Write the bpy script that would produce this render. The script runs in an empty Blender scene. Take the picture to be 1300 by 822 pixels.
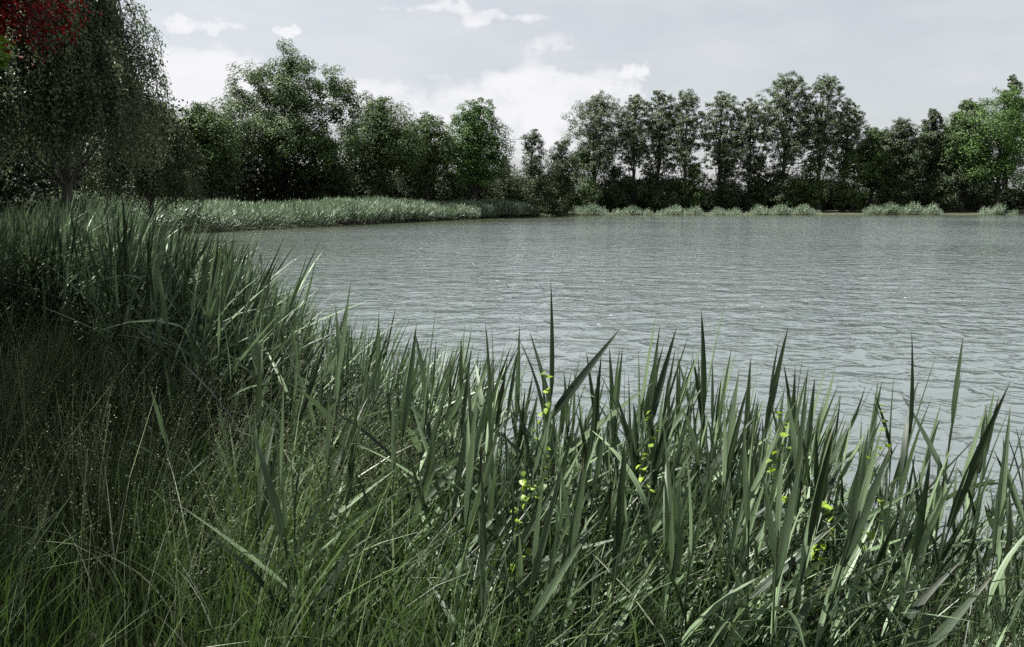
import bpy, math, random
import numpy as np
from mathutils import Matrix, Vector

# ------------------------------------------------------------------ camera, sky, sun, exposure
scene = bpy.context.scene
C = scene.collection
EYE = 2.2                      # eye height over the water
FPX, CX, CY, HOR = 960.0, 650.0, 366.0, 258.0
PITCH = math.atan((CY - HOR) / FPX)
cam_d = bpy.data.cameras.new('camera')
cam = bpy.data.objects.new('camera', cam_d)
C.objects.link(cam)
cam_d.sensor_width = 36.0
cam_d.lens = FPX / 1300 * 36
cam_d.shift_y = -45.0 / 1300
cam_d.clip_start = 0.05
cam_d.clip_end = 6000
cam.location = (0, 0, EYE)
cam.rotation_euler = (math.pi / 2 - PITCH, 0, 0)
scene.camera = cam

SUN_AZ, SUN_EL = math.radians(-74), math.radians(63)     # azimuth from +Y towards +X
sunv = Vector((math.sin(SUN_AZ) * math.cos(SUN_EL), math.cos(SUN_AZ) * math.cos(SUN_EL), math.sin(SUN_EL)))
sd = bpy.data.lights.new('sun', 'SUN')
sd.energy = 5.0
sd.angle = math.radians(0.5)
sd.color = (1.0, 0.97, 0.92)
sun = bpy.data.objects.new('sun', sd)
C.objects.link(sun)
sun.rotation_euler = (-sunv).to_track_quat('-Z', 'Y').to_euler()
sun.location = (0, 0, 30)

scene.view_settings.view_transform = 'Standard'
scene.view_settings.look = 'None'
scene.view_settings.exposure = 1.45
scene.view_settings.gamma = 1.0
scene.cycles.max_bounces = 4
scene.cycles.diffuse_bounces = 2
scene.cycles.glossy_bounces = 2
scene.cycles.transmission_bounces = 2
scene.cycles.transparent_max_bounces = 6
scene.cycles.use_denoising = False
scene.cycles.sample_clamp_indirect = 3.0
scene.cycles.sample_clamp_direct = 6.0
scene.cycles.use_adaptive_sampling = True
scene.cycles.adaptive_threshold = 0.02

world = bpy.data.worlds.new('World')
scene.world = world
world.use_nodes = True
wn = world.node_tree.nodes
wl = world.node_tree.links
wn.clear()


def mk(nodes, links, typ, ins=None, **props):
    n = nodes.new(typ)
    for k, v in props.items():
        setattr(n, k, v)
    for k, v in (ins or {}).items():
        if isinstance(v, bpy.types.NodeSocket):
            links.new(v, n.inputs[k])
        else:
            n.inputs[k].default_value = v
    return n


def W(typ, ins=None, **p):
    return mk(wn, wl, typ, ins, **p)


def wm(op, a, b=0.0, c=0.0):
    return W('ShaderNodeMath', {0: a, 1: b, 2: c}, operation=op).outputs[0]


SKY_STRENGTH = 0.052
sky = W('ShaderNodeTexSky')
sky.sky_type = 'NISHITA'
sky.sun_disc = False
sky.sun_elevation = SUN_EL
sky.sun_rotation = SUN_AZ
sky.air_density = 1.0
sky.dust_density = 1.5
sky.ozone_density = 1.0
hs = W('ShaderNodeHueSaturation', {'Hue': .49, 'Saturation': 0.38, 'Value': .88, 'Color': sky.outputs[0]})
tc = W('ShaderNodeTexCoord')
sep = W('ShaderNodeSeparateXYZ', {0: tc.outputs['Generated']})
az = wm('ARCTAN2', sep.outputs[0], sep.outputs[1])
hxy = wm('SQRT', wm('ADD', wm('MULTIPLY', sep.outputs[0], sep.outputs[0]), wm('MULTIPLY', sep.outputs[1], sep.outputs[1])))
el = wm('ARCTAN2', sep.outputs[2], hxy)
wrp = W('ShaderNodeTexNoise', {'Vector': tc.outputs['Generated'], 'Scale': 14.0, 'Detail': 5.0, 'Roughness': 0.6})
wsp = W('ShaderNodeSeparateXYZ', {0: wrp.outputs['Color']})
az = wm('MULTIPLY_ADD', wm('SUBTRACT', wsp.outputs[0], .5), .22, az)
el = wm('MULTIPLY_ADD', wm('SUBTRACT', wsp.outputs[1], .5), .075, el)
# cumulus banks of the day, as directions (azimuth, elevation, half sizes in radians)
banks = [(0.045, 0.132, .105, .076), (-0.085, 0.105, .17, .062), (-0.19, 0.12, .09, .055), (-0.42, 0.13, .16, .082),
         (-0.05, 0.243, .095, .016), (-0.37, 0.205, .045, .013), (-0.50, 0.262, .06, .018),
         (0.14, 0.158, .04, .014), (-0.30, 0.21, .03, .006),
         (-1.2, 0.13, .25, .07), (-1.9, .2, .3, .06), (2.2, .12, .4, .06), (1.4, .3, .2, .04), (3.0, .25, .3, .07), (-2.6, .1, .3, .05)]
mask = None
for a0, e0, ra, re in banks:
    da = wm('DIVIDE', wm('SUBTRACT', az, a0), ra)
    de = wm('DIVIDE', wm('SUBTRACT', el, e0), re)
    m = wm('SUBTRACT', 1.0, wm('ADD', wm('MULTIPLY', da, da), wm('MULTIPLY', de, de)))
    mask = m if mask is None else wm('MAXIMUM', mask, m)
mask = wm('MAXIMUM', mask, -2.0)
mp = W('ShaderNodeMapping', {'Vector': tc.outputs['Generated'], 'Scale': (1, 1, 2.2)})
nz = W('ShaderNodeTexNoise', {'Vector': mp.outputs[0], 'Scale': 9.0, 'Detail': 6.0, 'Roughness': 0.58})
cl = wm('ADD', mask, wm('MULTIPLY', wm('SUBTRACT', nz.outputs[0], 0.5), 2.6))
cr = W('ShaderNodeMapRange', {0: cl, 1: -0.15, 2: 1.0, 3: 0.0, 4: 1.0}, interpolation_type='SMOOTHSTEP')
mp2 = W('ShaderNodeMapping', {'Vector': tc.outputs['Generated'], 'Scale': (1, 1, 3.5), 'Location': (3.1, 1.2, 0.4)})
nz2 = W('ShaderNodeTexNoise', {'Vector': mp2.outputs[0], 'Scale': 5.0, 'Detail': 5.0, 'Roughness': 0.55})
veil = W('ShaderNodeMapRange', {0: nz2.outputs[0], 1: 0.42, 2: 0.75, 3: 0.30, 4: 0.52})
nzs = W('ShaderNodeTexNoise', {'Vector': mp.outputs[0], 'Scale': 16.0, 'Detail': 4.0})
shade = W('ShaderNodeMapRange', {0: nzs.outputs[0], 1: 0.35, 2: 0.65, 3: 0.84, 4: 1.0})
ctot = wm('MAXIMUM', cr.outputs[0], veil.outputs[0])
CLOUD = 6.6
cloud_col = W('ShaderNodeMix', {0: shade.outputs[0], 6: (CLOUD * .78, CLOUD * .80, CLOUD * .83, 1), 7: (CLOUD, CLOUD * 1.0, CLOUD * 1.03, 1)}, data_type='RGBA')
mixc = W('ShaderNodeMix', {0: ctot, 6: hs.outputs[0], 7: cloud_col.outputs[2]}, data_type='RGBA')
bg = W('ShaderNodeBackground', {'Color': mixc.outputs[2], 'Strength': SKY_STRENGTH})
wo = W('ShaderNodeOutputWorld', {'Surface': bg.outputs[0]})

# ------------------------------------------------------------------ helpers
rng = np.random.default_rng(7)


def ray(px, py):
    cx, cy = (px - CX) / FPX, -(py - CY) / FPX
    s, c = math.sin(PITCH), math.cos(PITCH)
    return np.array([cx, c + cy * s, -s + cy * c])


def at(px, py, Y):
    d = ray(px, py)
    return d[0] / d[1] * Y, Y, EYE + d[2] / d[1] * Y


def to_px(x, y, z):
    s, c = math.sin(PITCH), math.cos(PITCH)
    dz = z - EYE
    f = y * c - dz * s
    u = y * s + dz * c
    return CX + FPX * x / f, CY - FPX * u / f


def mesh(name, V, F, mat=None, smooth=False):
    """V (n,3); F (m,k) array of faces with k corners"""
    V = np.ascontiguousarray(V, dtype=np.float32)
    F = np.ascontiguousarray(F, dtype=np.int32)
    me = bpy.data.meshes.new(name)
    n, (m, k) = len(V), F.shape
    me.vertices.add(n)
    me.vertices.foreach_set('co', V.ravel())
    me.loops.add(m * k)
    me.loops.foreach_set('vertex_index', F.ravel())
    me.polygons.add(m)
    me.polygons.foreach_set('loop_start', np.arange(0, m * k, k, dtype=np.int32))
    me.polygons.foreach_set('use_smooth', np.full(m, smooth, dtype=bool))
    me.update(calc_edges=True)
    if mat:
        me.materials.append(mat)
    return me


def link(name, data, parent=None, loc=None):
    o = bpy.data.objects.new(name, data)
    C.objects.link(o)
    if parent:
        o.parent = parent
    if loc is not None:
        o.location = loc
    return o


def tag(o, label=None, cat=None, group=None, kind=None):
    if label:
        o['label'] = label
    if cat:
        o['category'] = cat
    if group:
        o['group'] = group
    if kind:
        o['kind'] = kind
    return o


class Geo:
    """collects quads"""
    def __init__(s):
        s.V, s.F, s.n = [], [], 0

    def add(s, V, F):
        s.V.append(np.asarray(V, dtype=np.float32))
        s.F.append(np.asarray(F, dtype=np.int32) + s.n)
        s.n += len(V)

    def tube(s, P, R, k=6):
        P = np.asarray(P, float)
        n = len(P)
        T = np.gradient(P, axis=0)
        T /= np.linalg.norm(T, axis=1)[:, None] + 1e-9
        ref = np.array([1.0, 0, 0]) if abs(T[0][0]) < 0.8 else np.array([0, 1.0, 0])
        A = np.cross(T, ref)
        A /= np.linalg.norm(A, axis=1)[:, None] + 1e-9
        B = np.cross(T, A)
        an = np.linspace(0, 2 * math.pi, k, endpoint=False)
        V = (P[:, None] + np.asarray(R)[:, None, None] * (np.cos(an)[None, :, None] * A[:, None] + np.sin(an)[None, :, None] * B[:, None])).reshape(-1, 3)
        i = np.arange(n - 1)[:, None] * k
        j = np.arange(k)[None]
        j2 = (j + 1) % k
        F = np.stack([i + j, i + j2, i + k + j2, i + k + j], -1).reshape(-1, 4)
        s.add(V, F)

    def mesh(s, name, mat, smooth=False):
        return mesh(name, np.concatenate(s.V), np.concatenate(s.F), mat, smooth)


def norm(a):
    return a / (np.linalg.norm(a, axis=-1, keepdims=True) + 1e-9)


def leaves(P, N, L, Wd, rng, down=None):
    """diamond leaf quads at P with normals N"""
    n = len(P)
    r = rng.normal(size=(n, 3))
    if down is not None:
        r = r * (1 - down) + np.array([0, 0, -1.6]) * down
    t = norm(r - (r * N).sum(1, keepdims=True) * N)
    b = np.cross(N, t)
    L = (L * rng.uniform(.65, 1.3, n))[:, None]
    Wd = (Wd * rng.uniform(.7, 1.25, n))[:, None]
    f = N * Wd * 0.22
    V = np.stack([P - t * L * .5, P + b * Wd * .5 + f - t * L * .06, P + t * L * .5 - f * .6, P - b * Wd * .5 + f - t * L * .06], 1).reshape(-1, 3)
    F = np.arange(4 * n).reshape(n, 4)
    return V, F


# ------------------------------------------------------------------ materials
def new_mat(name):
    m = bpy.data.materials.new(name)
    m.use_nodes = True
    m.node_tree.nodes.clear()
    nd, lk = m.node_tree.nodes, m.node_tree.links
    return m, (lambda t, i=None, **p: mk(nd, lk, t, i, **p))


def foliage(name, c1, c2, trans=0.25, rough=0.42, spec=0.5, vary=0.5, tcol=None, nscale=0.6, veins=False):
    m, N = new_mat(name)
    g = N('ShaderNodeNewGeometry')
    oi = N('ShaderNodeObjectInfo')
    tcn = N('ShaderNodeTexCoord')
    nz = N('ShaderNodeTexNoise', {'Vector': tcn.outputs['Object'], 'Scale': nscale, 'Detail': 1.0})
    r = N('ShaderNodeMath', {0: g.outputs['Random Per Island'], 1: oi.outputs['Random']}, operation='ADD')
    fr = N('ShaderNodeMath', {0: r.outputs[0]}, operation='FRACT')
    mixv = N('ShaderNodeMix', {0: 0.45, 2: fr.outputs[0], 3: nz.outputs[0]}, data_type='FLOAT')
    tone = N('ShaderNodeMapRange', {0: mixv.outputs[0], 1: .22, 2: .80, 3: 0.0, 4: 1.0}, interpolation_type='SMOOTHSTEP')
    col = N('ShaderNodeMix', {0: tone.outputs[0], 6: (*c1, 1), 7: (*c2, 1)}, data_type='RGBA')
    val = N('ShaderNodeMapRange', {0: fr.outputs[0], 1: 0.0, 2: 1.0, 3: 1 - vary * .5, 4: 1 + vary * .5})
    hsv = N('ShaderNodeHueSaturation', {'Color': col.outputs[2], 'Value': val.outputs[0]})
    if veins:       # blade veins run along the leaf, tips are a little dry
        vm = N('ShaderNodeMapping', {'Vector': tcn.outputs['Object'], 'Scale': (150, 4, 2.2)})
        vn = N('ShaderNodeTexNoise', {'Vector': vm.outputs[0], 'Scale': 1.0, 'Detail': 2.0})
        vr = N('ShaderNodeMapRange', {0: vn.outputs[0], 1: .3, 2: .7, 3: .55, 4: 1.35})
        hsv = N('ShaderNodeHueSaturation', {'Color': hsv.outputs[0], 'Value': vr.outputs[0]})
        sz = N('ShaderNodeSeparateXYZ', {0: tcn.outputs['Object']})
        tr_ = N('ShaderNodeMapRange', {0: sz.outputs[2], 1: .80, 2: .98, 3: 0.0, 4: .7})
        hsv = N('ShaderNodeMix', {0: tr_.outputs[0], 6: hsv.outputs[0], 7: (.10, .09, .05, 1)}, data_type='RGBA')
        hsv.outputs[0].hide = False
        hsvo = hsv.outputs[2]
    else:
        hsvo = hsv.outputs[0]
    p = N('ShaderNodeBsdfPrincipled', {'Base Color': hsvo, 'Roughness': rough, 'Specular IOR Level': spec})
    if veins:
        vb = N('ShaderNodeBump', {'Height': vn.outputs[0], 'Strength': .35, 'Distance': .004})
        m.node_tree.links.new(vb.outputs[0], p.inputs['Normal'])
    tc_ = tcol or tuple(min(1, 1.5 * x) for x in c2)
    tcm = N('ShaderNodeMix', {0: 0.5, 6: hsvo, 7: (*tc_, 1)}, data_type='RGBA')
    tr = N('ShaderNodeBsdfTranslucent', {'Color': tcm.outputs[2]})
    mx = N('ShaderNodeMixShader', {0: trans, 1: p.outputs[0], 2: tr.outputs[0]})
    N('ShaderNodeOutputMaterial', {'Surface': mx.outputs[0]})
    return m


def bark(name, c):
    m, N = new_mat(name)
    tcn = N('ShaderNodeTexCoord')
    mpn = N('ShaderNodeMapping', {'Vector': tcn.outputs['Object'], 'Scale': (6, 6, 1.2)})
    nz = N('ShaderNodeTexNoise', {'Vector': mpn.outputs[0], 'Scale': 2.0, 'Detail': 5.0})
    col = N('ShaderNodeMix', {0: nz.outputs[0], 6: (c[0] * .4, c[1] * .4, c[2] * .4, 1), 7: (c[0] * 1.5, c[1] * 1.5, c[2] * 1.5, 1)}, data_type='RGBA')
    bp = N('ShaderNodeBump', {'Height': nz.outputs[0], 'Strength': 0.6, 'Distance': 0.03})
    p = N('ShaderNodeBsdfPrincipled', {'Base Color': col.outputs[2], 'Roughness': 0.9, 'Normal': bp.outputs[0]})
    N('ShaderNodeOutputMaterial', {'Surface': p.outputs[0]})
    return m


M = {}
M['leaf_dark'] = foliage('leaf_dark', (.008, .016, .005), (.058, .088, .030), .14, rough=.55, spec=.3)
M['leaf_mid'] = foliage('leaf_mid', (.009, .022, .005), (.094, .152, .040), .16, rough=.55, spec=.3)
M['leaf_bright'] = foliage('leaf_bright', (.014, .040, .007), (.080, .160, .028), .18, rough=.55, spec=.3)
M['leaf_grey'] = foliage('leaf_grey', (.010, .020, .007), (.118, .160, .074), .14, rough=.5, spec=.35)
M['leaf_weep'] = foliage('leaf_weep', (.014, .028, .009), (.140, .185, .092), .26, rough=.5, spec=.35)
M['leaf_red'] = foliage('leaf_red', (.008, .003, .003), (.12, .008, .010), .16, rough=.6, spec=.2, tcol=(.40, .02, .02), vary=1.0)
M['leaf_lime'] = foliage('leaf_lime', (.07, .13, .012), (.13, .24, .02), .35, tcol=(.25, .42, .03))
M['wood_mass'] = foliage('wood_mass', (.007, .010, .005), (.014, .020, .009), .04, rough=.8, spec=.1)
M['bark'] = bark('bark', (.035, .031, .027))
M['bark_pale'] = bark('bark_pale', (.07, .066, .060))
M['reed'] = foliage('reed', (.007, .022, .005), (.120, .170, .095), .16, rough=.5, spec=.4, nscale=1.5, tcol=(.17, .25, .11), vary=.9)
M['reed_near'] = foliage('reed_near', (.007, .022, .005), (.125, .175, .098), .15, rough=.5, spec=.38, nscale=1.5, tcol=(.17, .25, .11), vary=1.0, veins=True)
M['reed_far'] = foliage('reed_far', (.045, .090, .036), (.20, .25, .175), .22, rough=.4, nscale=.12, tcol=(.22, .32, .16), vary=.8)
M['stem'] = foliage('stem', (.015, .025, .009), (.04, .055, .024), .0, rough=.5)
M['grass'] = foliage('grass', (.009, .025, .004), (.074, .104, .046), .20, rough=.42, nscale=.8, tcol=(.13, .25, .04), vary=.9)
M['seed'] = foliage('seed', (.06, .09, .035), (.17, .20, .10), .2, rough=.7, nscale=1.0, tcol=(.25, .27, .17))
M['straw'] = foliage('straw', (.10, .13, .08), (.22, .24, .17), .25, rough=.5)
M['vine'] = foliage('vine', (.09, .16, .012), (.19, .28, .02), .35, rough=.5, tcol=(.35, .5, .03))
M['bramble'] = bark('bramble', (.02, .02, .02))

# ------------------------------------------------------------------ terrain and water
LAKE = np.array([(130, 20), (140, 80), (132, 141), (95, 141.5), (60, 140.2), (35, 141), (18, 140.5), (9.5, 139.5), (7.5, 133), (4.6, 126), (-3, 112),
                 (-12, 88), (-19, 70), (-22.8, 60), (-25.5, 52), (-25, 45), (-19.5, 35), (-13.5, 26), (-9, 18.5), (-5.6, 12.5), (-3.9, 9.2), (-2.4, 6.9),
                 (-1.0, 5.3), (0.4, 4.55), (2.0, 4.15), (3.6, 4.05), (6, 4.3), (12, 5), (40, 4), (90, 6)], float)


def sdf(x, y):
    """distance to the shoreline, positive on land"""
    sh = np.shape(x)
    p = np.stack([np.ravel(x), np.ravel(y)], 1).astype(float)
    d = np.full(len(p), 1e9)
    ins = np.zeros(len(p), bool)
    for i in range(len(LAKE)):
        a, b = LAKE[i], LAKE[(i + 1) % len(LAKE)]
        ab = b - a
        t = np.clip(((p - a) @ ab) / (ab @ ab), 0, 1)
        q = a + t[:, None] * ab
        d = np.minimum(d, np.hypot(*(p - q).T))
        c = ((a[1] > p[:, 1]) != (b[1] > p[:, 1]))
        xx = a[0] + (p[:, 1] - a[1]) / (ab[1] if abs(ab[1]) > 1e-9 else 1e-9) * ab[0]
        ins ^= c & (p[:, 0] < xx)
    return np.where(ins, -d, d).reshape(sh)


def hgt(x, y):
    x = np.asarray(x, float)
    y = np.asarray(y, float)
    s = sdf(x, y)
    land = 0.02 + 0.48 * np.tanh(np.maximum(s, 0) / 2.2) + 0.9 * (1 - np.exp(-np.maximum(s - 6, 0) / 30))
    wob = 0.05 * np.sin(x * 1.7 + 1) * np.sin(y * 1.3) + 0.03 * np.sin(x * 4.1) * np.sin(y * 3.7 + 2)
    land = land + wob * np.clip(s / 1.5, 0, 1)
    bed = -0.02 - 1.0 * np.tanh(np.maximum(-s, 0) / 4)
    return np.where(s > 0, land, bed)


def axis(lo, hi, c, fine, n):
    u = np.linspace(-1, 1, n)
    k = 6.5
    v = np.sinh(k * u) / math.sinh(k)
    return c + np.where(v < 0, -v * (lo - c), v * (hi - c))


gx = axis(-1500, 1500, -1.0, .1, 331)
gy = axis(-1200, 2000, 5.0, .1, 331)
GX, GY = np.meshgrid(gx, gy)
GZ = hgt(GX, GY)
V = np.stack([GX, GY, GZ], -1).reshape(-1, 3)
i = np.arange(330)[:, None] * 331 + np.arange(330)[None]
F = np.stack([i, i + 1, i + 332, i + 331], -1).reshape(-1, 4)
m, N = new_mat('bank_soil')
tcn = N('ShaderNodeTexCoord')
nz = N('ShaderNodeTexNoise', {'Vector': tcn.outputs['Object'], 'Scale': 1.3, 'Detail': 8.0, 'Roughness': .65})
cr_ = N('ShaderNodeValToRGB', {0: nz.outputs[0]})
cr_.color_ramp.elements[0].position = .35
cr_.color_ramp.elements[0].color = (.016, .015, .009, 1)
cr_.color_ramp.elements[1].position = .68
cr_.color_ramp.elements[1].color = (.040, .052, .018, 1)
nzb = N('ShaderNodeTexNoise', {'Vector': tcn.outputs['Object'], 'Scale': 22.0, 'Detail': 4.0})
bp = N('ShaderNodeBump', {'Height': nzb.outputs[0], 'Strength': .8, 'Distance': .04})
p = N('ShaderNodeBsdfPrincipled', {'Base Color': cr_.outputs[0], 'Roughness': .95, 'Normal': bp.outputs[0]})
N('ShaderNodeOutputMaterial', {'Surface': p.outputs[0]})
tag(link('ground', mesh('ground', V, F, m, True)), kind='structure')

# water: sheet with real small waves near the camera, ripples in the relief of the material
m, N = new_mat('lake_water')
tcn = N('ShaderNodeTexCoord')
m1 = N('ShaderNodeMapping', {'Vector': tcn.outputs['Object'], 'Rotation': (0, 0, math.radians(-10)), 'Scale': (1.0, 1.15, 1)})
n1 = N('ShaderNodeTexNoise', {'Vector': m1.outputs[0], 'Scale': 2.2, 'Detail': 3.0, 'Roughness': .5, 'Distortion': .5})
m2 = N('ShaderNodeMapping', {'Vector': tcn.outputs['Object'], 'Rotation': (0, 0, math.radians(14)), 'Scale': (1.0, 1.5, 1)})
n2 = N('ShaderNodeTexNoise', {'Vector': m2.outputs[0], 'Scale': .8, 'Detail': 2.0, 'Roughness': .5})
n3 = N('ShaderNodeTexNoise', {'Vector': tcn.outputs['Object'], 'Scale': .045, 'Detail': 3.0})
calm = N('ShaderNodeMapRange', {0: n3.outputs[0], 1: .36, 2: .62, 3: .35, 4: 1.35})
r0 = N('ShaderNodeMath', {0: n1.outputs[0], 1: .5}, operation='SUBTRACT')
r1 = N('ShaderNodeMath', {0: r0.outputs[0]}, operation='ABSOLUTE')
r2 = N('ShaderNodeMath', {0: r1.outputs[0], 1: -1.5, 2: n1.outputs[0]}, operation='MULTIPLY_ADD')
a1 = N('ShaderNodeMath', {0: n2.outputs[0], 1: 1.3, 2: r2.outputs[0]}, operation='MULTIPLY_ADD')
a2 = N('ShaderNodeMath', {0: a1.outputs[0], 1: calm.outputs[0]}, operation='MULTIPLY')
bp = N('ShaderNodeBump', {'Height': a2.outputs[0], 'Strength': 1.0, 'Distance': .11})
sa_ = N('ShaderNodeAttribute', attribute_name='tree_reflection')
wc = N('ShaderNodeMix', {0: sa_.outputs['Fac'], 6: (.088, .106, .105, 1), 7: (.034, .040, .016, 1)}, data_type='RGBA')  # open water colour, then darker olive for the painted-in reflection of the trees
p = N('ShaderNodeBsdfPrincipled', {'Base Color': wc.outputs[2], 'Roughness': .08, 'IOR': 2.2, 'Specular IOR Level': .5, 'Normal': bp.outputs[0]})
N('ShaderNodeOutputMaterial', {'Surface': p.outputs[0]})
wv = np.array([(-34, -8, 0), (160, -8, 0), (160, 150, 0), (-34, 150, 0)], float)
# the sheet is cut to the lake, a little wider than its shore
wg = np.linspace(-34, 160, 98)
wh = np.linspace(1.5, 150, 100)
WX, WY = np.meshgrid(wg, wh)
wi = np.arange(99)[:, None] * 98 + np.arange(97)[None]
WF = np.stack([wi, wi + 1, wi + 99, wi + 98], -1).reshape(-1, 4)
S = sdf(WX, WY).ravel()
WF = WF[(S[WF] < 3.0).any(1)]
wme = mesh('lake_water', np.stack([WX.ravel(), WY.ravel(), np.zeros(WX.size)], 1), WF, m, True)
# dark olive band along the wooded shore: tree reflection painted into the water colour
refl_ = np.clip(1 + S / np.where(WY.ravel() > 75, 30, 14), 0, 1) * np.clip((WY.ravel() - 25) / 15, 0, 1)
wme.attributes.new('tree_reflection', 'FLOAT', 'POINT').data.foreach_set('value', refl_.astype(np.float32))
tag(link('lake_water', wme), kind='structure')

# ------------------------------------------------------------------ trees
def fin(root, label, cat='tree', group=None):
    return tag(root, label, cat, group)


def build_tree(name, label, x, y, H, R, mat, leaf=.30, n=16000, z0=.25, shape='round', lobes=None, nl=12, trunk_r=None, bk='bark',
               gap=1.0, group=None, seed=0, lean=0.0, fill=.35, twigs=True, cat='tree', cs=1.0):
    rg = np.random.default_rng(1000 + seed)
    z = float(hgt(x, y))
    root = link(name, None, loc=(x, y, z - .05))
    fin(root, label, cat, group)
    # lobes: (x, y, z, r) in metres
    L = []
    if lobes:
        for (lx, ly, lz, lr) in lobes:
            L.append((lx * R, ly * R, lz * H, lr * R))
    else:
        for k in range(nl):
            t = (k + .5) / nl
            if shape == 'round':
                rr = math.sin(math.pi * (0.12 + .80 * t)) ** .7
            elif shape == 'column':
                rr = (.55 + .45 * math.sin(math.pi * min(1, t * 1.1))) * (1 - .45 * t ** 3)
            elif shape == 'cone':
                rr = 1.0 - .75 * t
            else:   # open, spreading towards the top
                rr = .50 + .50 * math.sin(math.pi * (.10 + .78 * t))
            a = k * 2.399 + rg.uniform(-.5, .5)
            lr = R * rr * rg.uniform(.46, .68)
            d = max(0, R * rr - lr * .85) * rg.uniform(.7, 1.1)
            zz = H * (z0 + (1 - z0) * (t * .96 + .04)) - lr * .8 * t
            L.append((math.cos(a) * d + lean * zz, math.sin(a) * d, zz, lr))
        L.append((lean * H, 0, H * (1 - .06) - R * .28, R * .30))
    L = np.array(L)
    n = int(n * 1.5)
    tot = (L[:, 3] ** 2).sum()
    P, Nn, cl_pts = [], [], []
    for (lx, ly, lz, lr) in L:
        nleaf = int(n * lr * lr / tot)
        nc = max(8, int(44 * gap * (lr / max(R, .1) / .45) ** 1.2))
        dirs = norm(rg.normal(size=(nc, 3)) + np.array([0, 0, .25]))
        rad = lr * np.where(rg.random(nc) < fill, rg.uniform(.2, .8, nc), rg.uniform(.78, 1.12, nc))
        cc = np.array([lx, ly, lz]) + dirs * rad[:, None] * np.array([1, 1, .9])
        cc[:, 2] = np.maximum(cc[:, 2], H * z0 * .5)
        cr0 = lr * rg.uniform(.20, .46, nc) * cs
        w = cr0 ** 2
        idx = rg.choice(nc, nleaf, p=w / w.sum())
        off = norm(rg.normal(size=(nleaf, 3))) * (rg.random(nleaf) ** .45)[:, None] * np.array([1.1, 1.1, .75])
        pp = cc[idx] + off * cr0[idx][:, None]
        nn = norm(.75 * off + .55 * dirs[idx] + np.array([0, 0, .62]) + .24 * rg.normal(size=(nleaf, 3)))
        P.append(pp)
        Nn.append(nn)
        for q in cc[rg.choice(nc, min(nc, 7), replace=False)]:
            cl_pts.append((np.array([lx, ly, lz]), q))
    P, Nn = np.concatenate(P), np.concatenate(Nn)
    V, F = leaves(P, Nn, leaf, leaf * .62, rg)
    link('crown', mesh('crown', V, F, mat), root)
    g = Geo()
    tr = trunk_r or H * .014 + .05
    top = np.array([lean * H * .8, 0, H * .84])
    ts = np.linspace(0, 1, 9)
    wv_ = np.cumsum(rg.normal(size=(9, 2)) * R * .025, axis=0)
    TP = np.stack([top[0] * ts + wv_[:, 0] * ts, top[1] * ts + wv_[:, 1] * ts, top[2] * ts], 1)
    g.tube(TP, tr * (1.25 * np.exp(-ts * 10) + 1.0 - .82 * ts), 8)
    for (lx, ly, lz, lr) in L:
        s = np.clip((lz / H - .18) / .84, .05, .95) * rg.uniform(.75, 1)
        i0 = s * 8
        b = TP[int(i0)] * (1 - i0 % 1) + TP[min(8, int(i0) + 1)] * (i0 % 1)
        e = np.array([lx, ly, lz + lr * .3])
        u = np.linspace(0, 1, 6)[:, None]
        mid = (b + e) / 2 + np.array([0, 0, -.12 * np.linalg.norm(e - b)])
        Q = (1 - u) ** 2 * b + 2 * u * (1 - u) * mid + u ** 2 * e
        g.tube(Q, tr * .45 * (1.0 - .8 * u[:, 0]), 5)
    if twigs:
        for a_, q in cl_pts:
            g.tube(np.array([a_, (a_ + q) / 2 + rg.normal(size=3) * .05 * R, q]), [tr * .10, tr * .07, tr * .03], 3)
    link('trunk', g.mesh('trunk', M[bk], True), root)
    return root


def px_tree(name, label, px, top, hw, Y, mat, **k):
    x, _, z = at(px, top, Y)
    R = hw / FPX * Y
    H = z - float(hgt(x, Y))
    return build_tree(name, label, x, Y, H * 1.0, R, M[mat], **k)


# near trees on the left bank
build_tree('copper_beech', 'dark copper leaved tree with red leaves overhanging the bank', -11.7, 14.5, 9.6, 3.3, M['leaf_red'], leaf=.11, n=36000, z0=.50, nl=16, seed=1, gap=1.6)
build_tree('young_maple', 'young slender tree with bright lime green leaves beside the copper tree', -3.87, 5.5, 3.22, .28, M['leaf_lime'], leaf=.042, n=1900, z0=.82, nl=5, trunk_r=.035, seed=2)

build_tree('shade_tree', 'broad dark leafy tree shading the near bank, beside the copper tree', -7.5, 5.0, 9.5, 3.7, M['leaf_dark'], leaf=.15, n=46000, z0=.34, nl=14, seed=12, twigs=False)
build_tree('shade_tree', 'unseen tall leafy tree added on the open bank to block skylight', -6.2, -2.6, 11.5, 4.0, M['leaf_dark'], leaf=.22, n=24000, z0=.30, nl=14, seed=13, twigs=False)  # added out of view, keeps sky light off the left foreground


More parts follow.
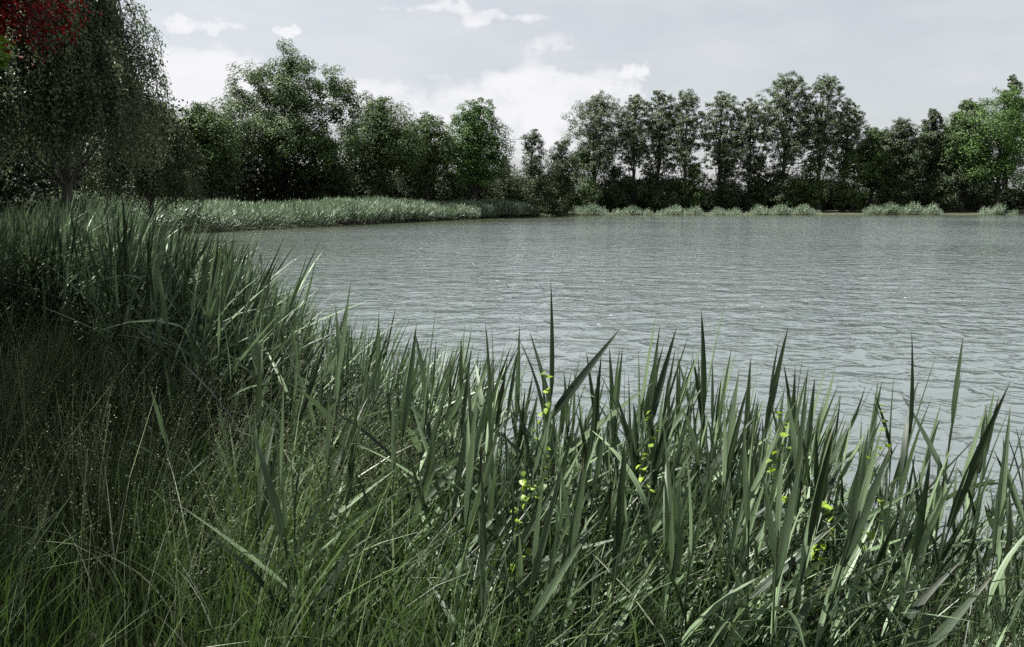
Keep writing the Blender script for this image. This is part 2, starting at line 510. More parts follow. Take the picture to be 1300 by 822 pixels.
def weeping(name, label, x, y, H, R, mat, n_str=420, seed=0, leaf=.10, low=1.0, per=130):
    rg = np.random.default_rng(2000 + seed)
    z = float(hgt(x, y))
    root = link(name, None, loc=(x, y, z - .05))
    fin(root, label)
    g = Geo()
    tr = .17
    ts = np.linspace(0, 1, 9)
    TP = np.stack([.25 * np.sin(ts * 4), .2 * np.sin(ts * 3 + 1) - .2, ts * H * .93], 1)
    g.tube(TP, tr * (1.2 * np.exp(-ts * 10) + 1 - .88 * ts), 8)
    P, Nn = [], []
    for k in range(n_str):
        t = rg.uniform(.30, 1.0)
        a = rg.uniform(0, 2 * math.pi)
        rr = R * (math.sin(math.pi * (.30 + .62 * t)) ** .6) * math.sqrt(rg.uniform(.12, 1.0))
        rr *= 1 + .18 * math.sin(a * 5 + t * 9)
        st = np.array([math.cos(a) * rr, math.sin(a) * rr, H * (.30 + .70 * t) - .5 * (rr / R) ** 2])
        ln = min(st[2] - rg.uniform(low * .6, low * 1.6), rg.uniform(.8, 2.6))
        if ln < .3:
            continue
        u = np.linspace(0, 1, 5)[:, None]
        sway = np.array([math.cos(a) * .25, math.sin(a) * .25, 0])
        S_ = st + sway * np.sqrt(u) * ln * .5 - np.array([0, 0, 1.0]) * u ** 1.2 * ln
        if k % 2 == 0:
            i0 = int(np.clip(st[2] / H - .12, .1, .9) * 8)
            B_ = TP[i0]
            g.tube(np.array([B_, (B_ + st) / 2 + [0, 0, .3], st]), [.035, .025, .012], 4)
        g.tube(S_, [.012, .009, .007, .005, .003], 3)
        q = rg.random(per)
        pp = st + sway * np.sqrt(q)[:, None] * ln * .5 - np.array([0, 0, 1.0]) * (q ** 1.2)[:, None] * ln + rg.normal(size=(per, 3)) * np.array([.09, .09, .07])
        P.append(pp)
        Nn.append(norm(.5 * rg.normal(size=(per, 3)) + np.array([math.cos(a) * .7, math.sin(a) * .7, .55])))
    P, Nn = np.concatenate(P), np.concatenate(Nn)
    V, F = leaves(P, Nn, leaf, leaf * .5, rg, down=.55)
    link('crown', mesh('crown', V, F, mat), root)
    link('trunk', g.mesh('trunk', M['bark_pale'], True), root)
    return root


weeping('weeping_birch', 'tall weeping tree with long drooping strands of small leaves beside the copper tree', -14.2, 24.0, 10.2, 3.0, M['leaf_weep'], n_str=1150, seed=3, leaf=.115, per=105, low=1.7)
weeping('weeping_willow', 'small round weeping willow just beyond the taller weeping tree', -20.6, 43.0, 8.6, 2.8, M['leaf_dark'], n_str=520, seed=4, leaf=.16, per=70, low=2.2)

T = px_tree
T('bank_tree', 'small loose tree with bare twigs beside the broad oak on the reed bank', 246, 126, 52, 74, 'leaf_mid', n=16000, leaf=.26, seed=5, z0=.34, gap=1.2)
T('oak_tree', 'large broad oak with a lobed dome crown behind the reed bed', 357, 53, 84, 92, 'leaf_mid', n=42000, leaf=.27, seed=6, z0=.1,
  lobes=[(.12, 0, .86, .34), (.62, .1, .76, .30), (-.36, -.1, .75, .36), (-.70, 0, .60, .34), (.34, -.35, .68, .36), (-.1, .3, .66, .4), (.80, 0, .58, .30), (-.85, .1, .42, .32), (-1.0, .2, .50, .30), (-1.05, -.1, .36, .30), (.95, 0, .66, .26),
         (-.4, -.4, .48, .42), (.2, -.4, .42, .44), (.72, -.2, .38, .36), (-.75, -.2, .34, .34), (-.2, -.1, .36, .40), (.4, .1, .36, .40), (.05, 0, .52, .5)])
T('bank_tree', 'rounded dense tree against the broad oak, away from the weeping trees', 482, 119, 54, 102, 'leaf_mid', n=20000, leaf=.28, seed=7, z0=.38)
T('bank_tree', 'low rounded tree squeezed beside the bright green dome tree', 540, 140, 42, 110, 'leaf_mid', n=14000, leaf=.28, seed=8, z0=.38)
T('dome_tree', 'bright green dome topped tree with sky between its lower limbs', 602, 122, 47, 115, 'leaf_bright', n=19000, leaf=.30, seed=9, z0=.26, shape='round', cs=.72, gap=1.3, nl=14)
T('pointed_tree', 'dark pointed tree in the dip of the tree line', 676, 160, 42, 126, 'leaf_dark', n=13000, leaf=.28, seed=10, z0=.05, shape='cone')
T('bank_tree', 'small dark tree between the pointed tree and the row of poplars', 712, 172, 26, 133, 'leaf_dark', n=8000, leaf=.30, seed=11, z0=.05)
pop = 'tall airy poplars standing in a row on the far shore'
for k, (px, top, hw, Y, lab) in enumerate([
        (757, 113, 40, 150, 'airy poplar at the oak end of the far poplar row, set apart by a gap'),
        (806, 116, 27, 151, 'airy poplar with bare trunk, second of the far row counted from the oak'),
        (838, 109, 25, 153, 'slim airy poplar, third of the far row counted from the oak'),
        (872, 110, 28, 150, 'airy poplar with sky showing round its trunk, fourth of the far row from the oak'),
        (917, 111, 28, 152, 'airy poplar, fifth of the far row from the oak'),
        (955, 122, 28, 151, 'lower airy poplar beside the two tallest poplars'),
        (1000, 87, 36, 150, 'tallest poplar of the far row with forked trunk'),
        (1046, 89, 33, 149, 'broad tall poplar at the end of the far row'),
        (1076, 126, 24, 151, 'shorter poplar leaning out from the end of the far row')]):
    T('poplar_tree', lab, px, top, hw, Y, 'leaf_grey', n=11000 if hw < 30 else 16000, leaf=.32, seed=20 + k, z0=.30, shape='open', gap=1.3, fill=.2, cs=.62, group=pop, bk='bark_pale' if k in (0, 3) else 'bark')
for k, (px, top, hw, Y, mt, lab) in enumerate([
        (1110, 158, 27, 152, 'leaf_mid', 'small rounded tree in the notch after the poplar row'),
        (1146, 147, 31, 150, 'leaf_dark', 'dark rounded tree between the notch and the upright tree'),
        (1186, 134, 29, 152, 'leaf_dark', 'dark upright tree with a ragged pointed top'),
        (1229, 121, 33, 150, 'leaf_mid', 'dense tree stepping up to the bright green wood edge'),
        (1276, 104, 62, 147, 'leaf_bright', 'large bright green tree mass at the end of the far shore'),
        (1287, 90, 18, 163, 'leaf_grey', 'pale feathery treetop rising behind the bright green tree'),
        (1355, 112, 50, 150, 'leaf_mid', 'broad green tree beyond the bright green tree mass'),
        (1440, 130, 60, 150, 'leaf_mid', 'far broad tree at the outer end of the shore')]):
    T('shore_tree', lab, px, top, hw, Y, mt, n=11000 + hw * 180, leaf=.34, seed=40 + k, z0=.24, shape='column' if k in (2,) else 'round')
UL = ['low bushy tree between the loose twiggy tree and the oak', 'low dark bushy tree under the oak, on its side away from the weeping trees', 'low bushy tree between the rounded dense tree and the squeezed low tree',
      'low dark bush under the dome tree, oak side', 'low bushy tree between the dome tree and the pointed tree', 'low bushy tree under the poplar set apart by a gap',
      'low dark bush between the first and second poplars', 'low bushy tree under the second and third poplars', 'low bushy tree under the fourth poplar', 'low dark bush under the fifth poplar',
      'low dark bush under the lower airy poplar', 'low bushy tree between the two tallest poplars', 'low bushy tree under the leaning end poplar', 'low bushy tree under the dark rounded tree past the notch',
      'low dark bush at the foot of the bright green tree mass', 'low dark bush at the end of the long reed bed', 'small dark bush at the foot of the third poplar', 'low dark bush at the foot of the tallest poplar',
      'low dark bush at the foot of the ragged upright tree', 'low dark bush at the foot of the rounded dense tree']
# lower trees and shrubs under the tall ones
for k, (px, top, hw, Y, mt) in enumerate([
        (268, 178, 40, 71, 'leaf_mid'), (420, 178, 34, 92, 'leaf_dark'), (520, 190, 30, 106, 'leaf_mid'), (570, 205, 26, 113, 'leaf_dark'), (640, 196, 28, 119, 'leaf_mid'),
        (742, 178, 30, 146, 'leaf_mid'), (785, 200, 24, 147, 'leaf_dark'), (828, 205, 26, 147, 'leaf_mid'), (880, 196, 26, 147, 'leaf_mid'), (925, 190, 24, 147, 'leaf_dark'),
        (965, 188, 24, 147, 'leaf_dark'), (1030, 186, 30, 146, 'leaf_mid'), (1085, 180, 28, 146, 'leaf_mid'), (1135, 190, 28, 147, 'leaf_mid'), (1250, 175, 34, 145, 'leaf_dark'),
        (700, 215, 26, 136, 'leaf_dark'), (860, 214, 24, 146, 'leaf_dark'), (990, 205, 26, 146, 'leaf_dark'), (1200, 190, 30, 146, 'leaf_dark'), (470, 190, 30, 96, 'leaf_dark')]):
    T('understorey_tree', UL[k], px, top + 8, hw, Y + 3, 'leaf_mid' if k in (5, 8, 11, 12) else 'leaf_dark', n=6500, leaf=.32 if Y > 130 else .24, seed=70 + k, z0=.02, nl=8, twigs=False,
      group='bushy trees under the tall ones')
# far-off wood behind the front trees: one mass
rg = np.random.default_rng(5)
pts = []
line = np.array([(-30, 6), (-19, 20), (-20, 30), (-25, 38), (-30, 48), (-34, 66), (-29, 90), (-17, 114), (-4, 134), (5, 152), (40, 158), (90, 158), (140, 156)], float)
seg = np.diff(line, axis=0)
cum = np.concatenate([[0], np.cumsum(np.hypot(*seg.T))])
nW = 200000
tt = rg.uniform(0, cum[-1], nW)
ii = np.clip(np.searchsorted(cum, tt) - 1, 0, len(seg) - 1)
fr = (tt - cum[ii]) / (cum[ii + 1] - cum[ii])
base = line[ii] + seg[ii] * fr[:, None]
nrm = np.stack([-seg[ii][:, 1], seg[ii][:, 0]], 1)
nrm /= np.linalg.norm(nrm, axis=1)[:, None]
dep = rg.uniform(-3.5, 12, nW)
xy = base + nrm * dep[:, None]
hmax = np.where(xy[:, 1] > 140, 4.6, 8.4) + 2.2 * np.sin(tt * .21) + 1.6 * np.sin(tt * .53 + 1) + 1.0 * np.sin(tt * 1.3) + .12 * np.maximum(dep, 0)
zz = rg.random(nW) ** 1.0 * hmax
P = np.column_stack([xy, hgt(xy[:, 0], xy[:, 1]) + zz])
P = P[sdf(P[:, 0], P[:, 1]) > 1.0]
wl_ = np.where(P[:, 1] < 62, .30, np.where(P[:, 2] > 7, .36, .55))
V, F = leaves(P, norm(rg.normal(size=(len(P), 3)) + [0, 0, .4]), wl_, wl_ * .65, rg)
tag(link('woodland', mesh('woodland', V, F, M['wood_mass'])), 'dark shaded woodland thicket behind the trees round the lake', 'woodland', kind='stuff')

# ------------------------------------------------------------------ reeds
def blade(width, curve, fold=.16, nseg=6, twist=0.0):
    t = np.linspace(0, 1, nseg + 1)
    w = 1.15 * width * np.minimum(1, .45 + t * 2.6) * np.clip(1 - t, 0, 1) ** .72 * (1 + .15 * np.sin(t * 3))
    y = curve * t ** 2.2
    zc = t * (1 - .35 * curve * t)
    V = []
    for k in range(nseg + 1):
        a = twist * t[k]
        e = np.array([math.cos(a), math.sin(a)]) * w[k] * .5
        V += [(-e[0], y[k] - e[1] - w[k] * fold, zc[k]), (0, y[k], zc[k]), (e[0], y[k] + e[1] - w[k] * fold, zc[k])]
    F = []
    for k in range(nseg):
        b = 3 * k
        F += [(b, b + 1, b + 4, b + 3), (b + 1, b + 2, b + 5, b + 4)]
    return np.array(V, float), np.array(F)


BL = [blade(w, c, twist=tw) for (w, c, tw) in
      [(.060, .05, .2), (.066, .14, -.3), (.055, .22, .5), (.072, .08, -.15), (.050, .30, .3), (.062, .02, .0), (.058, .42, -.6), (.068, .18, .25)]]


def rot(ax, a):
    return np.array(Matrix.Rotation(a, 4, ax))


def trn(v):
    m_ = np.eye(4)
    m_[:3, 3] = v
    return m_


def reed_proto(seed, nleaf, wind=.6, spread=1.0):
    """unit-height reed: stem polyline and list of (blade index, matrix)"""
    r = random.Random(seed)
    bx, by = r.uniform(.0, .10), r.uniform(-.05, .05)
    sp = lambda t: np.array([bx * t * t, by * t * t, t])
    stem_top = r.uniform(.68, .80)
    parts = []
    phi = r.uniform(0, 6.28)
    for k in range(nleaf):
        t = stem_top * (.22 + .78 * (k + 1) / nleaf)
        last = k >= nleaf - 2
        phi += math.pi + r.uniform(-.8, .8)
        pw = phi
        # wind pulls the blades towards +x (rotation that sends +y to +x is -90 deg)
        d = math.atan2(math.sin(-math.pi / 2 - pw), math.cos(-math.pi / 2 - pw))
        pw += d * wind * r.uniform(.2, .8)
        th = (r.uniform(.02, .20) if last else r.uniform(.18, 1.0)) * spread
        ln = (1.0 - t) * r.uniform(1.0, 1.06) if k == nleaf - 1 else r.uniform(.26, .42)
        bi = r.choice([0, 3, 5]) if last else r.randrange(len(BL))
        m_ = trn(sp(t)) @ rot('Z', pw) @ rot('X', -th) @ np.diag([ln * r.uniform(.85, 1.2), ln, ln, 1])
        m_ = m_ @ rot('Z', r.uniform(-.95, .95))
        parts.append((bi, m_))
    P = np.array([sp(t) for t in np.linspace(0, stem_top + .02, 5)])
    return P, parts


PROTO = [reed_proto(300 + k, 6 + k % 4) for k in range(14)]


def stem_geo(P, r0=.0042):
    g = Geo()
    g.tube(P, np.linspace(r0, r0 * .5, len(P)), 4)
    return g


def baked(proto, nseg_keep=None):
    P, parts = proto
    g = stem_geo(P)
    for bi, m_ in parts:
        v, f = BL[bi]
        g.add(v @ m_[:3, :3].T + m_[:3, 3], f)
    return np.concatenate(g.V).astype(float), np.concatenate(g.F)


# a reed with an open forked top: one spear, one blade flung out towards the wind, one short blade opposite
PF, LF = reed_proto(314, 7)
fp = lambda t: np.array([np.interp(t, PF[:, 2], PF[:, 0]), np.interp(t, PF[:, 2], PF[:, 1]), t])
ft = PF[-1][2]
LF = LF[:-2] + [(0, trn(fp(ft - .03)) @ rot('Z', .4) @ rot('X', -.04) @ np.diag([.26, 1.03 - ft, 1.03 - ft, 1])),
                (3, trn(fp(ft - .10)) @ rot('Z', -1.5) @ rot('X', -.62) @ np.diag([.36, .34, .34, 1]) @ rot('Z', 1.15)),
                (5, trn(fp(ft - .06)) @ rot('Z', 1.5) @ rot('X', -.30) @ np.diag([.24, .22, .22, 1]) @ rot('Z', -1.0))]
PROTO.append((PF, LF))
BAKED = [baked(p_) for p_ in PROTO]
PROTO_L = [reed_proto(700 + k, 9 + k % 4, wind=.75, spread=1.0) for k in range(14)]
BL_WIDE = BL
BL = [blade(w, c, twist=tw, nseg=4) for (w, c, tw) in
      [(.036, .08, .2), (.040, .20, -.3), (.034, .30, .5), (.044, .10, -.15), (.032, .40, .3), (.038, .04, .0), (.034, .50, -.6), (.042, .24, .25)]]
BAKED_L = [baked(p_) for p_ in PROTO_L]
BL = BL_WIDE


def scatter(xs, ys, zs, hs, name, mat, label, cat, rg, tilt=.10, bk=None, kind='stuff', wscale=1.0, lean=.05):
    bk = bk or BAKED
    g = Geo()
    which = rg.integers(0, len(bk), len(xs))
    for b in range(len(bk)):
        s = np.where(which == b)[0]
        if not len(s):
            continue
        v, f = bk[b]
        a = rg.normal(0, .5, len(s))
        ca, sa = np.cos(a), np.sin(a)
        tx, ty = rg.normal(lean, tilt, len(s)), rg.normal(0, tilt, len(s))
        h = hs[s]
        X = (v[None, :, 0] * ca[:, None] - v[None, :, 1] * sa[:, None]) * wscale + tx[:, None] * v[None, :, 2]
        Yv = (v[None, :, 0] * sa[:, None] + v[None, :, 1] * ca[:, None]) * wscale + ty[:, None] * v[None, :, 2]
        VV = np.stack([xs[s][:, None] + X * h[:, None], ys[s][:, None] + Yv * h[:, None], zs[s][:, None] + v[None, :, 2] * h[:, None]], -1)
        n = len(v)
        FF = f[None] + (np.arange(len(s)) * n)[:, None, None]
        g.add(VV.reshape(-1, 3), FF.reshape(-1, 4))
    o = link(name, g.mesh(name, mat))
    return tag(o, label, cat, kind=kind)


# tip line of the near reeds over the water (pixel column -> row), turned into plant heights
ENVX = [-200, 0, 40, 90, 135, 150, 200, 240, 270, 300, 400, 500, 600, 700, 900, 1000, 1050, 1100, 1200, 1260, 1300, 1500]
ENVY = [250, 262, 252, 248, 262, 276, 286, 298, 316, 346, 402, 432, 442, 445, 452, 456, 545, 560, 555, 560, 600, 620]


def limit_h(x, y, z0, h, rg, slack=25):
    px, _ = to_px(x, y, np.full_like(x, 1.5))
    e = np.interp(px, ENVX, ENVY) + rg.exponential(slack, len(x))
    zt = np.array([at(a, b, c)[2] for a, b, c in zip(px, e, y)])
    return np.minimum(h, zt - z0)


# left bank reed bed
rg = np.random.default_rng(11)
n = 30000
x = rg.uniform(-16, 1.0, n)
y = rg.uniform(4.0, 30, n)
s = sdf(x, y)
keep = (s > -1.1) & (s < np.where((y > 7.5) & (y < 15), 3.6, 1.3)) & (x < -0.3) & (rg.random(n) < np.where(y > 16, .5, 1.0))
x, y = x[keep], y[keep]
z = hgt(x, y) - .04
h = limit_h(x, y, z, rg.uniform(1.7, 2.5, len(x)), rg, 14)
k = h > .7
sel = rg.permutation(np.where(k)[0])[:3000]
print('left reeds', len(sel), k.sum())
scatter(x[sel], y[sel], z[sel], h[sel], 'reed_bed', M['reed'], 'dense green reed bed along the left bank below the weeping trees', 'reeds', rg, tilt=.13, lean=.14, bk=BAKED_L)

# far reed bed in front of the trees, and clumps on the far shore
FB = [reed_proto(500 + k, 7, wind=.3, spread=1.1) for k in range(6)]


def far_baked(pr):
    P, parts = pr
    g = Geo()
    for bi, m_ in parts:
        v, f = blade(.10, [.05, .2, .35][bi % 3], nseg=2)
        g.add(v @ m_[:3, :3].T + m_[:3, 3], f)
    return np.concatenate(g.V).astype(float), np.concatenate(g.F)


FBK = [far_baked(p_) for p_ in FB]
front = np.array([(-27.5, 47), (-25.5, 52), (-22.8, 60), (-19, 70), (-12, 88), (-3, 112), (4.6, 126)], float)
sg = np.diff(front, axis=0)
cu = np.concatenate([[0], np.cumsum(np.hypot(*sg.T))])
n = 9000
t = rg.uniform(0, cu[-1], n)
q = np.clip(np.searchsorted(cu, t) - 1, 0, len(sg) - 1)
f_ = (t - cu[q]) / (cu[q + 1] - cu[q])
b = front[q] + sg[q] * f_[:, None]
nr = np.stack([-sg[q][:, 1], sg[q][:, 0]], 1)
nr /= np.linalg.norm(nr, axis=1)[:, None]
d = rg.uniform(-.8, 4.5, n) + .35 * np.sin(t * .9) + .25 * np.sin(t * 2.3)
x, y = (b + nr * d[:, None]).T
h = (2.15 + .25 * np.sin(t * .17 + 1) + .14 * np.sin(t * .8) + rg.normal(0, .14, n)) * np.clip((cu[-1] - t) / 6, .72, 1) ** .5
scatter(x, y, hgt(x, y) - .05, h, 'far_reed_bed', M['reed_far'], 'long pale reed bed along the water in front of the oak', 'reeds', rg, tilt=.08, bk=FBK)
for k, (p0, p1, hh, lab) in enumerate([
        (722, 772, 1.7, 'reed clump on the far shore nearest the long reed bed'),
        (776, 828, 1.45, 'low reed clump on the far shore below the first poplars'),
        (832, 892, 1.55, 'reed clump on the far shore below the middle poplars'),
        (898, 940, 1.25, 'lowest small reed clump on the far shore'),
        (944, 1040, 1.6, 'long reed clump on the far shore below the tallest poplars'),
        (1092, 1194, 1.9, 'thick reed clump on the far shore below the dark rounded tree'),
        (1240, 1270, 1.9, 'tall short reed clump on the far shore below the bright green tree'),
        (1272, 1290, 1.1, 'tiny reed tuft on the far shore next to the tall short clump')]):
    n = int((p1 - p0) * 7)
    y = rg.uniform(139.0, 141.8, n)
    u = rg.uniform(0, 1, n)
    px = p0 + (p1 - p0) * u
    x = (px - CX) / FPX * y * 1.0
    h = hh * (1 + .22 * np.sin(px * .22 + k) + rg.normal(0, .10, n)) * np.clip(np.minimum(u, 1 - u) * 8, .55, 1)
    o = scatter(x, y, hgt(x, y) - .05, h, 'reed_clump', M['reed_far'], lab, 'reeds', rg, tilt=.14, bk=FBK, kind=None)
    o['group'] = 'reed clumps on the far shore'

# individual reeds of the near fringe
blade_me = [mesh('reed_leaf', v, f, M['reed_near'], True) for v, f in BL]
stem_me = [stem_geo(P).mesh('reed_stem', M['stem'], True) for P, _ in PROTO]
proto_ob = []
GRP = 'reeds crowding the near water edge'
COMMON = 'green reed of ordinary height in the crowded fringe along the near water edge'


def place_reed(k, x, y, z, h, rz, tx, ty, label, group=None):
    root = link('common_reed', None)
    sh = np.eye(4)
    mw = trn((x, y, z)) @ rot('Y', tx) @ rot('X', ty) @ rot('Z', rz) @ np.diag([h, h, h, 1])
    root.matrix_world = Matrix(mw.tolist())
    tag(root, label, 'reed', group)
    st = link('stem', stem_me[k], root)
    for bi, m_ in PROTO[k][1]:
        o = link('leaf', blade_me[bi], root)
        o.matrix_local = Matrix(m_.tolist())
    return root


def reed_tip(px, py, Y, k, rz, label, group=GRP, tx=0.0):
    X, _, zt = at(px, py, Y)
    P, parts = PROTO[k]
    m_ = rot('Z', rz)
    tipx = (m_ @ np.array([P[-1][0], P[-1][1], 1, 1]))[0]
    # base so that the tip stands where it should
    g0 = float(hgt(X, Y)) - .04
    h = zt - g0
    return place_reed(k, X - (tipx + tx) * h, Y, g0, h, rz, tx, 0, label, group)


rr = random.Random(4)
special = [(705, 350, 3.5, 'tallest reed of the near fringe, rising alone over the water with a forked top'),
           (1166, 418, 3.0, 'tall reed with broad dark upright blades beside the widest gap in the fringe'),
           (1222, 428, 3.1, 'tall slim reed next to the broad bladed reed by the widest gap'),
           (897, 386, 3.2, 'tall reed with one thick dark spear blade in the middle of the fringe'),
           (819, 398, 3.4, 'tall narrow reed standing between the forked reed and the thick spear reed')]
for j, (px, py, Y, lab) in enumerate(special):
    reed_tip(px, py, Y, (14, 6, 1, 9, 11)[j], 0.0 if j == 0 else rr.uniform(-.6, .6), lab, None, tx=.03)
tips = [(623, 405), (640, 424), (545, 420), (575, 432), (415, 410), (440, 418), (492, 416), (520, 430), (662, 430), (760, 452), (785, 442), (838, 410), (880, 442), (925, 438), (950, 452),
        (985, 432), (1000, 452), (1012, 462), (1030, 470), (1048, 520), (1075, 500), (1112, 478), (1135, 500), (1190, 520), (1255, 492), (1262, 510), (1290, 552), (1298, 540), (600, 440), (730, 470),
        (370, 385), (350, 370), (330, 362)]
for px, py in tips:
    reed_tip(px, py, rr.uniform(3.0, 4.2) if px > 500 else rr.uniform(4.2, 5.2), rr.randrange(14), rr.uniform(-.8, .8), COMMON, tx=rr.gauss(.05, .06))
for px, py, Y in [(1052, 522, 2.15), (1108, 530, 2.2), (980, 560, 2.1), (792, 545, 2.2), (690, 590, 2.15), (1250, 500, 2.3), (890, 555, 2.1), (1180, 560, 2.2), (610, 600, 2.3), (740, 570, 2.25),
                  (1295, 545, 2.3), (1015, 500, 2.4), (940, 530, 2.3), (850, 520, 2.35)]:
    reed_tip(px, py, Y, rr.randrange(14), rr.uniform(-.8, .8), COMMON, tx=rr.gauss(.03, .08))
n_ind = 0
while n_ind < 242:
    px = rr.uniform(300, 1345)
    Y = rr.uniform(2.55, 4.7)
    if px > 1040 and rr.random() < .35:
        continue
    if px < 620 and Y < 3.3 + (620 - px) * .003 and rr.random() < .8:
        continue
    e = float(np.interp(px, ENVX, ENVY)) + rr.expovariate(1 / (50 if 540 < px < 1040 else 80)) + max(0, 3.6 - Y) * 45
    e += 34 * (math.sin(px * .061) + math.sin(px * .027 + 1) * .7 + .6)
    X, _, zt = at(px, e, Y)
    g0 = float(hgt(X, Y)) - .04
    h = min(zt - g0, 2.1)
    if h < .55:
        continue
    place_reed(rr.randrange(14), X, Y, g0, h, rr.uniform(-1.2, 1.2), rr.gauss(.06, .14), rr.gauss(0, .10), COMMON, GRP)
    n_ind += 1
# smaller reeds between them
n = 1000
rg = np.random.default_rng(21)
x = rg.uniform(-1.6, 4.5, n)
y = rg.uniform(2.3, 4.9, n)
s = sdf(x, y)
px, _ = to_px(x, y, 1.0)
keep = (s > -.7) & (px < 1420) & (rg.random(n) < np.where(px > 1060, .45, .75)) & ((px > 560) | (y > 3.6))
x, y = x[keep], y[keep]
z = hgt(x, y) - .04
h = limit_h(x, y, z, rg.uniform(.55, 1.15, len(x)), rg, 70)
k = h > .35
scatter(x[k], y[k], z[k], h[k], 'reed_undergrowth', M['reed'], 'young reed shoots crowding between the stems of the near fringe', 'reeds', rg, tilt=.2, lean=.06)

# ------------------------------------------------------------------ grass
def grass_geo(x, y, z, h, rg, width=.006, bend=.35, lean=.12, nseg=3):
    n = len(x)
    a = rg.uniform(0, 2 * math.pi, n)
    bd = np.abs(rg.normal(bend, bend * .6, n))
    dx, dy = np.cos(a) * bd + lean, np.sin(a) * bd
    fa = rg.uniform(0, math.pi, n)
    wx, wy = np.cos(fa), np.sin(fa)
    w = width * rg.uniform(.6, 1.5, n)
    V = np.zeros((n, (nseg + 1) * 2, 3))
    for k in range(nseg + 1):
        t = k / nseg
        ww = w * (1 - t) ** .7 * .5 + .0004
        cx_, cy_ = x + dx * h * t ** 1.8, y + dy * h * t ** 1.8
        cz_ = z + h * (t - .28 * bd * t ** 2.5)
        V[:, 2 * k] = np.stack([cx_ - wx * ww, cy_ - wy * ww, cz_], 1)
        V[:, 2 * k + 1] = np.stack([cx_ + wx * ww, cy_ + wy * ww, cz_], 1)
    f = np.array([(2 * k, 2 * k + 1, 2 * k + 3, 2 * k + 2) for k in range(nseg)])
    F = f[None] + (np.arange(n) * (nseg + 1) * 2)[:, None, None]
    return V.reshape(-1, 3), F.reshape(-1, 4)


rg = np.random.default_rng(31)
n = 120000
x = rg.uniform(-5.5, 3.6, n)
y = 1.5 + rg.random(n) ** .8 * 5.5
s = sdf(x, y)
px, _ = to_px(x, y, .6)
clump = .5 + .5 * np.sin(x * 3.1 + 1.3 * np.sin(y * 2.2)) * np.sin(y * 2.7 + x)
keep = (s > .05) & (px > -150) & (px < 1450) & (rg.random(n) < (.35 + .65 * clump) * np.where(px > 720, .55, 1.0))
x, y, clump = x[keep], y[keep], clump[keep]
z = hgt(x, y) - .02
h = rg.uniform(.25, .75, len(x)) * (.7 + .5 * clump)
h = limit_h(x, y, z, h, rg, 120)
k = h > .1
print('grass', k.sum())
V, F = grass_geo(x[k], y[k], z[k], h[k], rg)
tag(link('bank_grass', mesh('bank_grass', V, F, M['grass'], True)), 'long green grass covering the near bank', 'grass', kind='stuff')
# grass and herbs farther along the left bank
n = 60000
x = rg.uniform(-15, -2, n)
y = rg.uniform(4.5, 24, n)
s = sdf(x, y)
px, _ = to_px(x, y, .6)
keep = (s > .6) & (px > -120) & (s < 9)
x, y = x[keep], y[keep]
z = hgt(x, y) - .02
V, F = grass_geo(x, y, z, rg.uniform(.35, 1.0, len(x)), rg, width=.011)
tag(link('meadow_grass', mesh('meadow_grass', V, F, M['grass'], True)), 'tall meadow grass behind the reeds under the left bank trees', 'grass', kind='stuff')


# grass stalks in seed, with pale panicles
def seeding(n, xr, yr, hr, name, label, rg, cond):
    x = rg.uniform(*xr, n)
    y = rg.uniform(*yr, n)
    px, _ = to_px(x, y, .8)
    k = cond(px, x, y) & (sdf(x, y) > .1)
    x, y = x[k], y[k]
    n = len(x)
    z = hgt(x, y) - .02
    h = limit_h(x, y, z, rg.uniform(*hr, n), rg, 60)
    a = rg.uniform(0, 6.28, n)
    b = rg.uniform(.05, .35, n)
    dx, dy = np.cos(a) * b + .15, np.sin(a) * b
    Vs, Fs = [], []
    g = Geo()
    V = np.zeros((n, 8, 3))
    for q in range(4):
        t = q / 3
        c = np.stack([x + dx * h * t ** 2, y + dy * h * t ** 2, z + h * (t - .15 * b * t * t)], 1)
        w = .0022 * (1 - .6 * t)
        V[:, 2 * q] = c - [w, 0, 0]
        V[:, 2 * q + 1] = c + [w, 0, 0]
    f = np.array([(2 * q, 2 * q + 1, 2 * q + 3, 2 * q + 2) for q in range(3)])
    g.add(V.reshape(-1, 3), (f[None] + (np.arange(n) * 8)[:, None, None]).reshape(-1, 4))
    m_ = 44
    t = rg.uniform(.72, 1.02, (n, m_))
    spread_ = .055 * np.sin(np.clip((t - .70) / .34, 0, 1) * math.pi) + .006
    P = np.stack([x[:, None] + dx[:, None] * h[:, None] * t ** 2, y[:, None] + dy[:, None] * h[:, None] * t ** 2, z[:, None] + h[:, None] * (t - .15 * b[:, None] * t * t)], -1)
    P = P + rg.normal(size=P.shape) * spread_[..., None] * .6
    P = P.reshape(-1, 3)
    v, f = leaves(P, norm(rg.normal(size=P.shape)), .008, .0036, rg)
    g.add(v, f)
    return tag(link(name, g.mesh(name, M['seed'])), label, 'grass', kind='stuff')


rg = np.random.default_rng(41)
seeding(1100, (-4.5, -.3), (2.4, 6.5), (.6, 1.15), 'seeding_grass', 'pale seeding grass heads over the near left bank', rg, lambda px, x, y: (px > -60) & (px < 420))
seeding(900, (-1.6, .0), (3.2, 4.8), (.6, 1.0), 'tufted_grass', 'fluffy pale grass tuft in seed where the bank grass meets the reeds', rg, lambda px, x, y: (px > 385) & (px < 535))
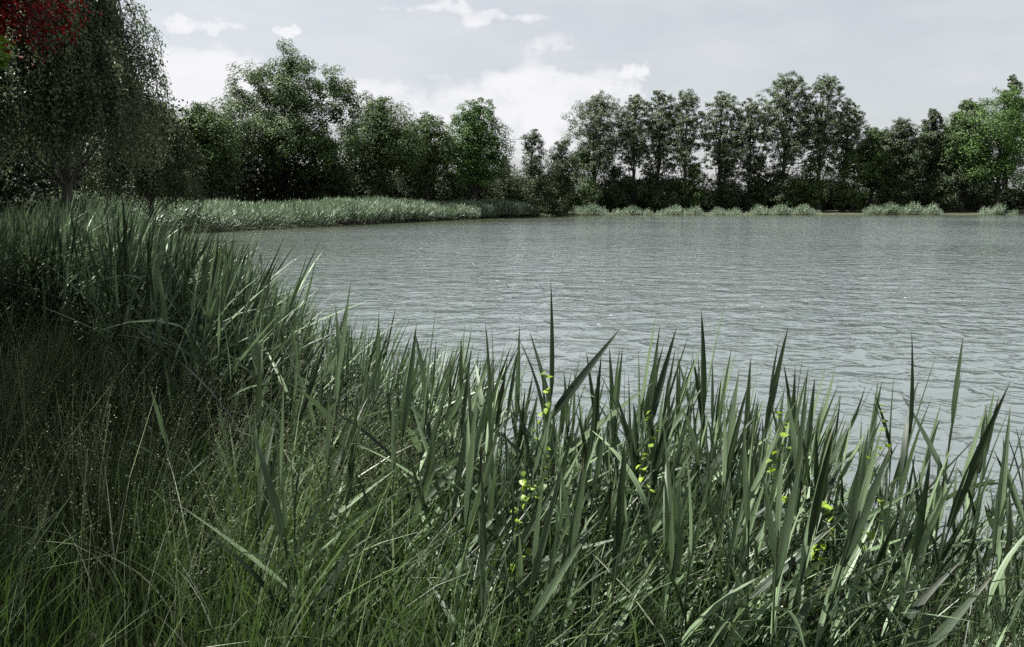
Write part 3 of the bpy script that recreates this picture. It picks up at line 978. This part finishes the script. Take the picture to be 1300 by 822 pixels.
# broader bent blades
for (n, nm, mt, lab, w, bd, ln) in [(700, 'bent_blades', 'straw', 'bent pale grass blades lying over the bank grass', .008, .6, .3),
                                    (9000, 'broad_grass', 'grass', 'broad bladed bank grass leaning towards the water', .014, .35, .28)]:
    x = rg.uniform(-3.4, 1.4, n)
    y = rg.uniform(2.2, 5.6, n)
    px, _ = to_px(x, y, .6)
    k = (sdf(x, y) > 0) & (px > (120 if mt == 'straw' else 290)) & (px < 950)
    x, y = x[k], y[k]
    z = hgt(x, y) - .02
    h = limit_h(x, y, z, rg.uniform(.4, .95, len(x)), rg, 80)
    V, F = grass_geo(x, y, z, h, rg, width=w, bend=bd, lean=ln, nseg=6)
    tag(link(nm, mesh(nm, V, F, M[mt], True)), lab, 'grass', kind='stuff')

# ------------------------------------------------------------------ climbing vines and bramble
heart = np.array([(0, 0, 0), (-.5, .08, .12), (-.42, .55, .06), (0, 1.0, -.12), (.42, .55, .06), (.5, .08, .12), (0, .45, -.02)], float)
hf = np.array([(0, 6, 2, 1), (6, 3, 2, 2), (0, 5, 4, 6), (6, 4, 3, 3)])
hv = heart.copy()
me_heart = bpy.data.meshes.new('vine_leaf')
me_heart.from_pydata([tuple(v) for v in hv], [], [(0, 6, 2, 1), (6, 3, 2), (0, 5, 4, 6), (6, 4, 3)])
me_heart.materials.append(M['vine'])
for j, (px, y0, y1, Y, lab) in enumerate([
        (684, 470, 640, 2.9, 'lime leaved vine climbing the tallest forked reed'),
        (818, 520, 640, 2.75, 'lime leaved vine climbing reeds between the forked reed and the spear reed'),
        (985, 520, 640, 2.7, 'lime leaved vine in the densest reeds beside the thick spear reed'),
        (1112, 515, 700, 2.6, 'lime leaved vine twining up a dark stem at the widest gap'),
        (1040, 640, 720, 2.5, 'low lime leaved vine at the foot of the reeds near the widest gap'),
        (655, 600, 720, 2.6, 'low lime leaved vine in the grass at the foot of the tallest reed'),
        (272, 318, 372, 6.4, 'small yellow leaved vine among the left bank reeds')]):
    r = random.Random(900 + j)
    X, _, zt = at(px, y0, Y)
    _, _, zb = at(px, y1, Y)
    g0 = float(hgt(X, Y)) - .03
    root = tag(link('climbing_vine', None, loc=(X, Y, g0)), lab, 'vine')
    tN = 26
    P = []
    for q in range(tN):
        t = q / (tN - 1)
        P.append((.025 * math.cos(q * 1.1) + .02 * t, .025 * math.sin(q * 1.1), (zt - g0) * t))
    g = Geo()
    g.tube(P, np.linspace(.0028, .0014, tN), 4)
    link('stem', g.mesh('vine_stem', M['stem'], True), root)
    lo = max(.04, zb - g0)
    for q in range(20):
        zq = lo + (zt - g0 - lo) * (q + r.random()) / 20
        i_ = min(tN - 1, int(zq / (zt - g0) * (tN - 1)))
        o = link('leaf', me_heart, root)
        s_ = r.uniform(.018, .034) * (Y / 2.7) ** .5
        o.location = (P[i_][0], P[i_][1], zq)
        o.rotation_euler = (r.uniform(-.9, .3), r.uniform(-.5, .5), r.uniform(0, 6.28))
        o.scale = (s_, s_, s_)

# long dark bramble stem leaning over the left bank
A = np.array(at(4, 358, 4.6))
B = np.array(at(300, 492, 3.9))
E = np.array(at(345, 640, 3.6))
base = np.array([E[0], E[1], float(hgt(E[0], E[1])) - .03])
root = tag(link('bramble_stem', None, loc=tuple(base)), 'long thin dark bramble stem arching low across the shaded left bank', 'bramble')
u = np.linspace(0, 1, 16)[:, None]
P = (1 - u) ** 2 * base + 2 * u * (1 - u) * (B + [.25, 0, .22]) + u ** 2 * A - base
g = Geo()
g.tube(P, np.linspace(.006, .003, 16), 5)
link('stem', g.mesh('bramble_stem', M['bramble'], True), root)
r = random.Random(77)
me_dark = me_heart.copy()
me_dark.materials.clear()
me_dark.materials.append(M['leaf_dark'])
for q in range(14):
    o = link('leaf', me_dark, root)
    pt = P[2 + q % 14]
    o.location = tuple(pt)
    s_ = r.uniform(.02, .035)
    o.scale = (s_, s_, s_)
    o.rotation_euler = (r.uniform(-.9, .3), r.uniform(-.5, .5), r.uniform(0, 6.28))
